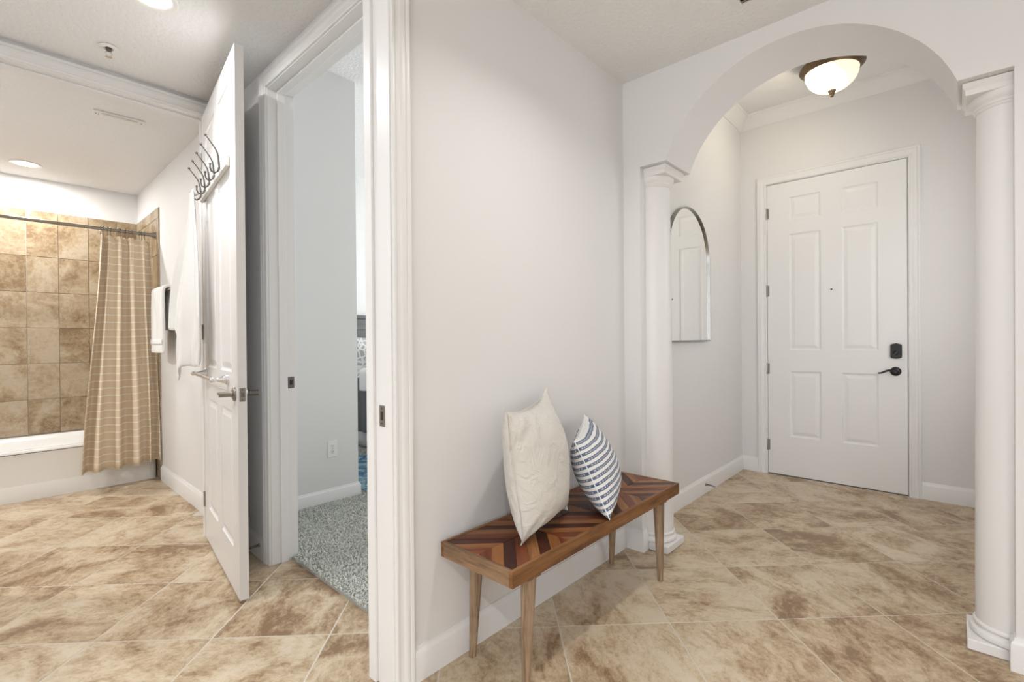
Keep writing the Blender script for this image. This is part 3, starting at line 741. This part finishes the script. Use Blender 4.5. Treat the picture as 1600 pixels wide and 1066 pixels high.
# ------------------------------------------------------------------ ceiling fittings
def downlight(label, x, y, r, power, color, lens=None, spread=math.radians(128)):
    t = thing('recessed_light', label, 'ceiling light', (x, y, CZ))
    b = MB(); b.lathe([(r, 0), (r, -.004), (r * .96, -.007), (r * .80, -.006), (r * .74, -.002), (r * .70, .0)], (0, 0, 0), 36); b.build('trim_ring', 'plastic', t, smooth=40)
    b = MB(); b.lathe([(0, -.0015), (r * .72, -.0015)], (0, 0, 0), 30); b.build('lens', lens or 'lens', t)
    lo = area('lamp', (x, y, CZ - .012), (0, 0, 0), r * 1.1, power, color, spread=spread)
    return t
downlight('small recessed light over the tub', .207, 5.35, .095, 16, (1, .98, .95), spread=PI)
downlight('recessed light in the passage ceiling at the top edge of the photo', .467, 2.40, .085, 8.8, (1, 1, 1), spread=math.radians(170))
downlight('recessed hall light above the bench', 1.40, .50, .085, 7.0, (1, .98, .95), spread=math.radians(140))
downlight('added recessed fill light in the hall behind the viewpoint', -.9, -.9, .085, 34, (1, .99, .97))  # unseen light added for bounce in the hall
downlight('recessed passage light beside the vanity side', -.75, 2.35, .085, 13, (1, 1, 1), spread=PI)
downlight('added recessed fill light in the unseen left of the bathroom', -.95, 4.4, .085, 24, (1, .985, .96), spread=PI)  # unseen light added to brighten the bathroom

sp_ = thing('fire_sprinkler', 'small chrome fire sprinkler head in the passage ceiling', 'sprinkler', (.397, 2.949, CZ))
b = MB(); b.lathe([(0, -.001), (.036, -.001), (.038, -.004), (.030, -.008), (.018, -.010), (.017, -.004), (0, -.004)], (0, 0, 0), 28); b.build('escutcheon', 'plastic', sp_, smooth=40)
b = MB(); b.lathe([(0, -.004), (.012, -.004), (.012, -.018), (.008, -.022), (0, -.022)], (0, 0, 0), 16); b.build('body', 'steel_dark', sp_, smooth=40)
for s in (-1, 1):
    b = MB(); b.tube([(s * .009, 0, -.02), (s * .012, 0, -.034), (s * .004, 0, -.047)], .0022, 7); b.build('frame_arm', 'chrome', sp_, smooth=50)
b = MB(); b.lathe([(0, -.046), (.004, -.046), (.013, -.049), (.013, -.0505), (0, -.051)], (0, 0, 0), 18); b.build('deflector', 'chrome', sp_, smooth=40)

pv = thing('ceiling_fixture', 'slim white rectangular ceiling fixture in the bathroom', 'ceiling fixture', (.562, 3.83, CZ), -.05)
b = MB(); b.box(-.125, .125, -.045, .045, -.010, 0); b.build('plate', 'plastic', pv, bevel=.004)
b = MB(); b.box(-.088, .088, -.028, .028, -.019, -.010); b.build('raised_lens', 'plastic', pv, bevel=.005)
for s in (-1, 1):
    b = MB(); b.lathe([(0, -.0112), (.004, -.0112), (.005, -.010)], (s * .110, 0, 0), 12); b.build('screw', 'steel_dark', pv)
b = MB(); b.box(-.0985, -.0955, -.018, .018, -.0108, -.010); b.build('slot', 'steel_dark', pv)

av = thing('air_vent', 'metal air vent in the hall ceiling at the top edge of the photo', 'vent', (2.03, .53, CZ))
b = MB(); b.box(-.145, .145, -.145, .145, -.001, 0); b.build('backing', 'dark', av)
b = MB(); b.sweep([(-.12, -.12), (.12, -.12), (.12, .12), (-.12, .12)], [(0, -.002), (0, -.008), (-.004, -.010), (-.028, -.004), (-.030, 0)], lambda x, y, t: (x, y, t), closed=True, side=1); b.build('frame', 'plastic', av, smooth=30)
for k in range(8):
    b = MB(); x = -.105 + k * .03; b.prism([(x - .011, -.0105), (x - .009, -.0115), (x + .010, -.003), (x + .008, -.002)], lambda p, y: (p[0], y, p[1]), -.12, .12); b.build('slat', 'hinge', av)

# foyer bowl lamp
fl = thing('ceiling_lamp', 'bronze flush ceiling lamp with glowing alabaster glass bowl in the foyer', 'ceiling lamp', (3.87, .602, FZ))
b = MB(); b.lathe([(0, 0), (.085, 0), (.095, -.012), (.12, -.025), (.160, -.040), (.182, -.056), (.190, -.070), (.189, -.078), (.182, -.083), (.170, -.098), (.160, -.108), (.152, -.108), (.150, -.095), (0, -.06)], (0, 0, 0), 56); b.build('pan', 'bronze', fl, smooth=45)
b = MB(); pr = [(.155 * math.cos(a) ** .9 if a < PI / 2 - .01 else 0, -.104 - .130 * math.sin(a)) for a in [k * PI / 2 / 14 for k in range(15)]]
b.lathe(pr, (0, 0, 0), 48); o = b.build('glass_bowl', 'lampglass', fl, smooth=60)
b = MB(); b.lathe([(0, -.226), (.022, -.228), (.026, -.233), (.024, -.238), (.020, -.244), (.0165, -.252), (.015, -.260), (.011, -.263), (.012, -.268), (.009, -.274), (0, -.277)], (0, 0, 0), 20); b.build('finial', 'bronze', fl, smooth=40)
# ------------------------------------------------------------------ columns
def column(name, label, y, sgn):
    """half-round column on an arch jamb; sgn = direction it projects in y"""
    t = thing(name, label, 'column', (2.5385, y, 0))
    xa0, a1_ = (PI, 2 * PI) if sgn < 0 else (0, PI)
    b = MB(); b.box(-.107, .107, 0, sgn * .122, .001, .040); b.build('plinth', 'column', t, bevel=.004)
    b = MB(); b.lathe([(0, .040), (.106, .040), (.1125, .045), (.1145, .053), (.1115, .061), (.105, .065), (.102, .067), (.100, .073), (.1015, .078), (.105, .081), (.1055, .086), (.103, .0905), (.0985, .093), (.0985, .105), (0, .105)], (0, 0, 0), 40, xa0, a1_); b.build('base', 'column', t, smooth=35)
    sh = [(0, .095), (.0985, .097)] + [(.0985 - .008 * (k / 12) ** 1.6, .097 + k * (1.992 - .097) / 12) for k in range(1, 13)] + [(0, 1.995)]
    b = MB(); b.lathe(sh, (0, 0, 0), 44, xa0, a1_); b.build('shaft', 'column', t, smooth=35)
    b = MB(); b.lathe([(0, 1.981), (.0905, 1.981), (.0935, 1.983), (.0955, 1.987), (.0955, 1.990), (.099, 1.993), (.100, 1.997), (.098, 2.001), (.099, 2.004), (.104, 2.008), (.109, 2.015), (.112, 2.025), (.1125, 2.033), (0, 2.034)], (0, 0, 0), 44, xa0, a1_); b.build('capital', 'column', t, smooth=35)
    b = MB()
    pa = [(.107, 2.033), (.1095, 2.034), (.1095, 2.052), (.1125, 2.056), (.1165, 2.062), (.1175, 2.078)]
    b = MB(); vs, fs = [], []
    for (w_, z_) in pa: vs += [(-w_, 0, z_), (w_, 0, z_), (w_, sgn * (w_ + .012), z_), (-w_, sgn * (w_ + .012), z_)]
    for j in range(len(pa) - 1):
        for i in range(4): fs.append((j * 4 + i, j * 4 + (i + 1) % 4, j * 4 + 4 + (i + 1) % 4, j * 4 + 4 + i))
    fs += [(0, 1, 2, 3), tuple(len(vs) - 4 + i for i in range(4))]; b.add(vs, fs); b.build('abacus', 'column', t, bevel=.0015)
    return t
column('column', 'white half-round column on the arch jamb beside the bench', JL, -1)
column('column', 'white half-round column on the right arch jamb by the photo edge', JR, 1)

# ------------------------------------------------------------------ mirror
mr = thing('wall_mirror', 'arched wall mirror with slim metal frame on the foyer wall', 'mirror', (3.305, YF, 1.129))
def arch_pts(w_, h_, k=28):
    return [(-w_, 0), (w_, 0), (w_, h_ - w_)] + [(w_ * math.cos(a), h_ - w_ + w_ * math.sin(a)) for a in [PI * i / k for i in range(1, k)]] + [(-w_, h_ - w_)]
b = MB(); b.sweep(arch_pts(.355, .931), [(0, 0), (0, -.028), (.002, -.030), (.006, -.030), (.008, -.028), (.008, -.018), (.008, 0)], lambda x, z, t: (x, t - .0005, z), closed=True, side=1)
b.build('frame', 'framemetal', mr, smooth=40)
b = MB(); b.prism([(p[0] * .985, .005 + p[1] * .988) for p in arch_pts(.355, .931)], lambda p, y: (p[0], y, p[1]), -.0005, -.018); b.build('glass', 'mirror', mr)

# ------------------------------------------------------------------ bench
BX0, BX1, BY0, BY1, BZ = 1.065, 2.265, .985, 1.325, .45
bench = thing('bench', 'wooden bench with inlaid chevron top and tapered legs against the wall', 'bench', (BX0, BY0, 0))
LX, LY = BX1 - BX0, BY1 - BY0
fw = .014
b = MB(); b.box(fw * .5, LX - fw * .5, fw * .5, LY - fw * .5, BZ - .045, BZ - .006); b.build('seat_core', 'wood_frame', bench)
b = MB(); b.box(0, LX, 0, fw, BZ - .052, BZ); b.build('front_rail', 'wood_frame', bench, bevel=.0015)
b = MB(); b.box(0, LX, LY - fw, LY, BZ - .052, BZ); b.build('back_rail', 'wood_frame', bench, bevel=.0015)
b = MB(); b.box(0, fw, fw, LY - fw, BZ - .052, BZ); b.build('end_rail', 'wood_end', bench, bevel=.0015)
b = MB(); b.box(LX - fw, LX, fw, LY - fw, BZ - .052, BZ); b.build('end_rail', 'wood_end', bench, bevel=.0015)
def clip(poly, a, bb, c):   # keep a*x+b*y <= c
    out = []
    for i in range(len(poly)):
        p, q = poly[i], poly[(i + 1) % len(poly)]; dp, dq = a * p[0] + bb * p[1] - c, a * q[0] + bb * q[1] - c
        if dp <= 0: out.append(p)
        if dp * dq < 0: s = dp / (dp - dq); out.append((p[0] + (q[0] - p[0]) * s, p[1] + (q[1] - p[1]) * s))
    return out
cw, ch = (LX - 2 * fw) / 4, (LY - 2 * fw) / 2
sw = .040; seq = [0, 1, 2, 3, 0, 2, 1, 0, 3, 2, 1, 0, 2, 3]
rb = random.Random(11)
for i in range(4):
    for j in range(2):
        x0, y0 = fw + i * cw, fw + j * ch
        s = 1 if (i + j) % 2 == 0 else -1          # strip direction (1, s)
        # distance across strips measured from the zone's apex on the centre line
        ax = x0 + cw if i % 2 == 0 else x0; ay = fw + ch
        nx, ny = (1, -s) ; nx *= q2; ny *= q2
        if i % 2 == 1: nx, ny = -nx, -ny
        ds = [(x - ax) * nx + (y - ay) * ny for x in (x0, x0 + cw) for y in (y0, y0 + ch)]
        k0, k1 = math.floor(min(ds) / sw), math.ceil(max(ds) / sw)
        for k in range(k0, k1):
            poly = [(x0, y0), (x0 + cw, y0), (x0 + cw, y0 + ch), (x0, y0 + ch)]
            poly = clip(poly, -nx, -ny, -(k * sw + nx * ax + ny * ay)); 
            if len(poly) > 2: poly = clip(poly, nx, ny, (k + 1) * sw + nx * ax + ny * ay)
            if len(poly) < 3: continue
            cx = sum(p[0] for p in poly) / len(poly); cy = sum(p[1] for p in poly) / len(poly)
            area_ = abs(sum(poly[t][0] * poly[(t + 1) % len(poly)][1] - poly[(t + 1) % len(poly)][0] * poly[t][1] for t in range(len(poly)))) / 2
            if area_ < 4e-5: continue
            ang = math.atan2(s, 1); ca_, sa_ = math.cos(-ang), math.sin(-ang)
            lp_ = [((p[0] - cx) * .975, (p[1] - cy) * .975) for p in poly]
            d_in = .00045
            pl = []
            for p in lp_:
                r_ = math.hypot(*p) or 1; pl.append((p[0] * (1 - d_in / r_) if r_ > .01 else p[0], p[1]))
            loc = [(p[0] * ca_ - p[1] * sa_, p[0] * sa_ + p[1] * ca_) for p in [((p[0] - cx) * (1 - .0006 / .03), (p[1] - cy) * (1 - .0006 / .03)) for p in poly]]
            b = MB(); zt = rb.uniform(-.0008, .0004)
            b.prism(loc, lambda p, z: (p[0], p[1], z), -.005, zt)
            o = b.build('inlay_strip', 'strip%d' % seq[(k + 28 + (i // 2) * 2 + (1 if i % 2 else 0)) % len(seq)], bench)
            o.location = (cx, cy, BZ - .001); o.rotation_euler = (0, 0, ang)
for (lx, ly, bxo) in ((.135, .052, 1.178), (.135, .300, 1.185), (1.085, .052, 2.155), (1.085, .300, 2.153)):
    b = MB(); dxb = bxo - BX0 - lx
    pts, rs = [], []
    for k in range(7):
        t = k / 6; pts.append((lx + dxb * t, ly + (.012 if ly > .2 else -.004) * t, BZ - .05 - t * (BZ - .052))); rs.append(.0275 - .015 * t)
    b.tube(pts, rs, 18); b.build('leg', 'wood_leg', bench, smooth=50)
    b = MB(); b.box(lx - .031, lx + .034, ly - .026, ly + .026, BZ - .078, BZ - .047); b.build('leg_block', 'wood_end', bench, bevel=.002)

# ------------------------------------------------------------------ cushions
def cushion(name, mat, label, corners, th, pinch, seam_mat, wr=.004, flange=0, seed=1):
    """corners: bottom-near, bottom-far, top-far, top-near (world)"""
    A, B_, C_, D_ = [Vector(c) for c in corners]
    nrm = (B_ - A).cross(D_ - A).normalized()
    t = thing(name, label, 'cushion', tuple(A)); n = 34; rn = random.Random(seed)
    waves = [(rn.uniform(4, 11), rn.uniform(4, 11), rn.uniform(0, 6), rn.uniform(.3, 1)) for _ in range(7)]
    def edge(u, v):
        # pull the sides in between the corners
        uu = .5 + (u - .5) * (1 - pinch * (1 - (2 * v - 1) ** 2)); vv_ = .5 + (v - .5) * (1 - (pinch if v < .5 else pinch * 2.2) * (1 - (2 * u - 1) ** 2) ** .8)
        return A * (1 - uu) * (1 - vv_) + B_ * uu * (1 - vv_) + C_ * uu * vv_ + D_ * (1 - uu) * vv_
    def prof(u, v):
        a, c = max(0, 1 - abs(2 * u - 1) ** 2.2), max(0, 1 - abs(2 * v - 1) ** 2.2)
        return (a * c) ** .5
    me = bpy.data.meshes.new('cover'); vs, fs, uvs = [], [], []
    for side in (0, 1):
        for j in range(n + 1):
            for i in range(n + 1):
                u = .5 - .5 * math.cos(PI * i / n); v = .5 - .5 * math.cos(PI * j / n); p = edge(u, v); h_ = prof(u, v)
                wv_ = sum(am * math.sin(fx * u + fy * v + ph) for fx, fy, ph, am in waves) * wr / 3
                crease = wr * 1.6 * math.sin(34 * (u - v) + seed) * math.exp(-((min(u, 1 - u) + min(v, 1 - v)) / .28) ** 2)
                d = (th / 2 * h_ + (wv_ + crease) * h_ ** .7) * (1 if side == 0 else -1)
                vs.append(p + nrm * d - A); uvs.append((u, v))
    m1 = (n + 1) ** 2
    for side in (0, 1):
        for j in range(n):
            for i in range(n):
                q_ = [side * m1 + j * (n + 1) + i, side * m1 + j * (n + 1) + i + 1, side * m1 + (j + 1) * (n + 1) + i + 1, side * m1 + (j + 1) * (n + 1) + i]
                fs.append(tuple(q_ if side == 0 else q_[::-1]))
    me.from_pydata(vs, [], fs); ul = me.uv_layers.new(name='UVMap')
    for p in me.polygons:
        for li in p.loop_indices: ul.data[li].uv = uvs[me.loops[li].vertex_index]
    bm = bmesh.new(); bm.from_mesh(me); bmesh.ops.remove_doubles(bm, verts=bm.verts, dist=1e-5); bm.to_mesh(me); bm.free()
    me.polygons.foreach_set('use_smooth', [True] * len(me.polygons))
    o = bpy.data.objects.new('cover', me); COL.objects.link(o); o.parent = t; me.materials.append(M[mat])
    md = o.modifiers.new('sub', 'SUBSURF'); md.levels = 1; md.render_levels = 1
    # seam all the way round
    K = 30; loop = [edge(.5 - .5 * math.cos(PI * k / K), 0) for k in range(K)] + [edge(1, .5 - .5 * math.cos(PI * k / K)) for k in range(K)] + [edge(.5 + .5 * math.cos(PI * k / K), 1) for k in range(K)] + [edge(0, .5 + .5 * math.cos(PI * k / K)) for k in range(K + 1)]
    b = MB()
    if flange:
        cen = (A + B_ + C_ + D_) / 4; vs2 = []; fs2 = []
        for k, p in enumerate(loop):
            od = (p - cen).normalized(); fl_ = flange * (.8 + .35 * math.sin(k * .45))
            bend = nrm * (.006 * math.sin(k * .31 + seed))
            for o_, tt in ((-.004, .0015), (1, .001), (1, -.001), (-.004, -.0015)):
                vs2.append(p + od * (fl_ * o_ if o_ > 0 else o_) + nrm * tt + (bend if o_ > 0 else Vector()) - A)
        for k in range(len(loop) - 1):
            for e in range(4): fs2.append((k * 4 + e, k * 4 + (e + 1) % 4, (k + 1) * 4 + (e + 1) % 4, (k + 1) * 4 + e))
        b.add(vs2, fs2)
    else: b.tube([p - A for p in loop], .0022, 6)
    b.build('seam', seam_mat, t, smooth=50)
    return t
cushion('cushion', 'linen', 'large cream linen cushion standing on the left of the bench',
        [(1.222, 1.085, .462), (1.580, 1.165, .466), (1.630, 1.297, .935), (1.188, 1.125, .908)], .21, .07, 'linen', .009, .012, 4)
cushion('cushion', 'striped', 'smaller blue and white striped cushion beside the cream one',
        [(1.606, .975, .460), (1.935, 1.150, .462), (1.922, 1.300, .792), (1.562, 1.106, .752)], .18, .055, 'sheet', .005, 0, 9)

# ------------------------------------------------------------------ spring door stops
def door_stop(label, loc, rz):
    t = thing('door_stop', label, 'door stop', loc, rz)
    b = MB(); b.lathe([(0, 0), (.011, 0), (.011, .003), (.006, .008), (.004, .009)], (0, 0, 0), 16, axis='x'); b.build('mount', 'hinge', t, smooth=40)
    b = MB(); pts = []
    for k in range(161):
        u = k / 160; a = u * 2 * PI * 14; r = .0058 - .0015 * u; pts.append((.008 + .062 * u, r * math.cos(a), r * math.sin(a) - .006 * u * u))
    b.tube(pts, .0013, 5); b.build('spring', 'steel_dark', t, smooth=60)
    b = MB(); b.lathe([(.0055, 0), (.0065, .003), (.0062, .010), (.004, .013), (0, .013)], (.069, 0, -.006), 14, axis='x'); b.build('tip', 'rubber', t, smooth=40)
door_stop('spring door stop on the foyer baseboard below the mirror', (3.59, YF - .0145, .066), -PI / 2)
door_stop('spring door stop on the baseboard behind the open bathroom door', (XW - .0145, 2.715, .075), PI)

# ------------------------------------------------------------------ outlet
ot = thing('power_outlet', 'white duplex power outlet on the bedroom corner wall', 'outlet', (1.645, 3.255, .386))
b = MB(); b.box(-.036, .036, -.006, -.0003, -.058, .058); b.build('cover_plate', 'plastic', ot, bevel=.0025)
for s in (-1, 1):
    b = MB(); b.prism([(.0165 * math.cos(a), s * .020 + .0145 * max(-.8, min(.8, math.sin(a))) * 1.15) for a in [k * 2 * PI / 20 for k in range(20)]], lambda p, y: (p[0], y, p[1]), -.0055, -.0078); rc = b.build('receptacle', 'plastic', ot)
    for q in (-1, 1):
        b = MB(); b.box(q * .006 - .0013, q * .006 + .0013, -.0083, -.0076, s * .020 - .001, s * .020 + .008); b.build('slot', 'dark', rc)
    b = MB(); b.lathe([(0, -.0083), (.0026, -.0083), (.0026, -.0076)], (0, 0, s * .020 - .007), 10, axis='y'); b.build('slot', 'dark', rc)
b = MB(); b.lathe([(0, -.0070), (.003, -.0068), (.0034, -.006)], (0, 0, 0), 10, axis='y'); b.build('screw', 'hinge', ot)

# ------------------------------------------------------------------ bedroom: bed, bedding, rug
bed = thing('bed', 'dark grey framed bed against the far bedroom wall', 'bed', (2.68, 5.1, 0))
HBX = 1.62
b = MB(); b.box(-.06, HBX + .06, -.055, -.02, .1, 1.40); b.build('headboard', 'headboard', bed, bevel=.004)
b = MB(); b.box(-.08, HBX + .08, -.07, -.005, 1.40, 1.445); b.build('headboard_cap', 'headboard', bed, bevel=.006)
for x0_ in (.02, .56, 1.10):
    b = MB(); b.sweep([(x0_, .72), (x0_ + .5, .72), (x0_ + .5, 1.33), (x0_, 1.33)], [(0, -.055), (0, -.066), (.02, -.07), (.05, -.062), (.055, -.055)], lambda x, z, t: (x, t, z), closed=True, side=1); b.build('headboard_panel', 'headboard', bed, smooth=30)
b = MB(); b.box(.02, HBX - .02, -2.05, -.08, .34, .70); b.build('mattress', 'sheet', bed, bevel=.05, seg=4)
def skirt(u, v):
    return (.012 + .008 * math.sin(u * 60) * (.3 + .7 * v), -2.0 + 1.92 * u, .36 - .335 * v)
sheet('bed_skirt', 'sheet', 120, 4, skirt, .003, 0, parent=bed)
b = MB(); b.box(.05, HBX - .05, -2.0, -.1, .2, .34); b.build('box_base', 'headboard', bed)
def duvet(u, v):
    # u along the bed length (0 foot .. 1 near the pillows), v across from the left hem up and over
    y = 5.1 - 2.1 + 1.64 * u; s_ = v * 1.15; hw = .52
    wave = .018 * math.sin(u * 26) + .01 * math.sin(u * 57 + 1)
    if s_ < hw: x, z = 2.645 - (.03 + wave) * (1 - s_ / hw) - .012, .20 + s_
    elif s_ < hw + .12:
        a = (s_ - hw) / .12 * PI / 2; x, z = 2.633 + .075 * (1 - math.cos(a)), .72 + .065 * math.sin(a)
    else: x, z = 2.708 + (s_ - hw - .12), .785 + .012 * math.sin(s_ * 12 + u * 5)
    return (x, y, z)
dv = sheet('duvet', 'duvet', 90, 26, duvet, .02, 1); tag(dv, 'dark grey duvet hanging over the side of the bed', 'duvet')
def blanket(u, v):
    y = 4.15 + .30 * u; s_ = v * .62
    if s_ < .20: x, z = 2.560 - .01 * math.sin(u * 9), .64 + s_
    elif s_ < .30: a = (s_ - .20) / .10 * PI / 2; x, z = 2.560 + .07 * (1 - math.cos(a)), .84 + .02 * math.sin(a)
    else: x, z = 2.630 + (s_ - .30), .86
    return (x, y, z)
bl = sheet('throw_blanket', 'throw', 20, 20, blanket, .03, 1); tag(bl, 'folded white throw blanket over the edge of the bed', 'blanket')
cushion('bed_pillow', 'lattice', 'grey lattice-patterned pillow upright against the dark headboard', [(2.74, 4.86, .74), (3.36, 4.86, .74), (3.36, 4.985, 1.20), (2.74, 4.985, 1.20)], .16, .05, 'sheet', .003, 0, 5)
cushion('bed_pillow', 'throw', 'pale grey pillow leaning in front of the lattice pillow on the bed', [(2.86, 4.62, .83), (3.34, 4.60, .83), (3.34, 4.70, 1.12), (2.86, 4.72, 1.12)], .13, .06, 'throw', .003, 0, 6)
def rugf(u, v):
    return (1.90 + .70 * u, 3.15 + 1.12 * v, .030 + .001 * math.sin(u * 40) * math.sin(v * 50))
rg = sheet('rug', 'rug', 20, 24, rugf, .008, 0); tag(rg, 'blue patterned rug on the carpet beside the bed', 'rug')
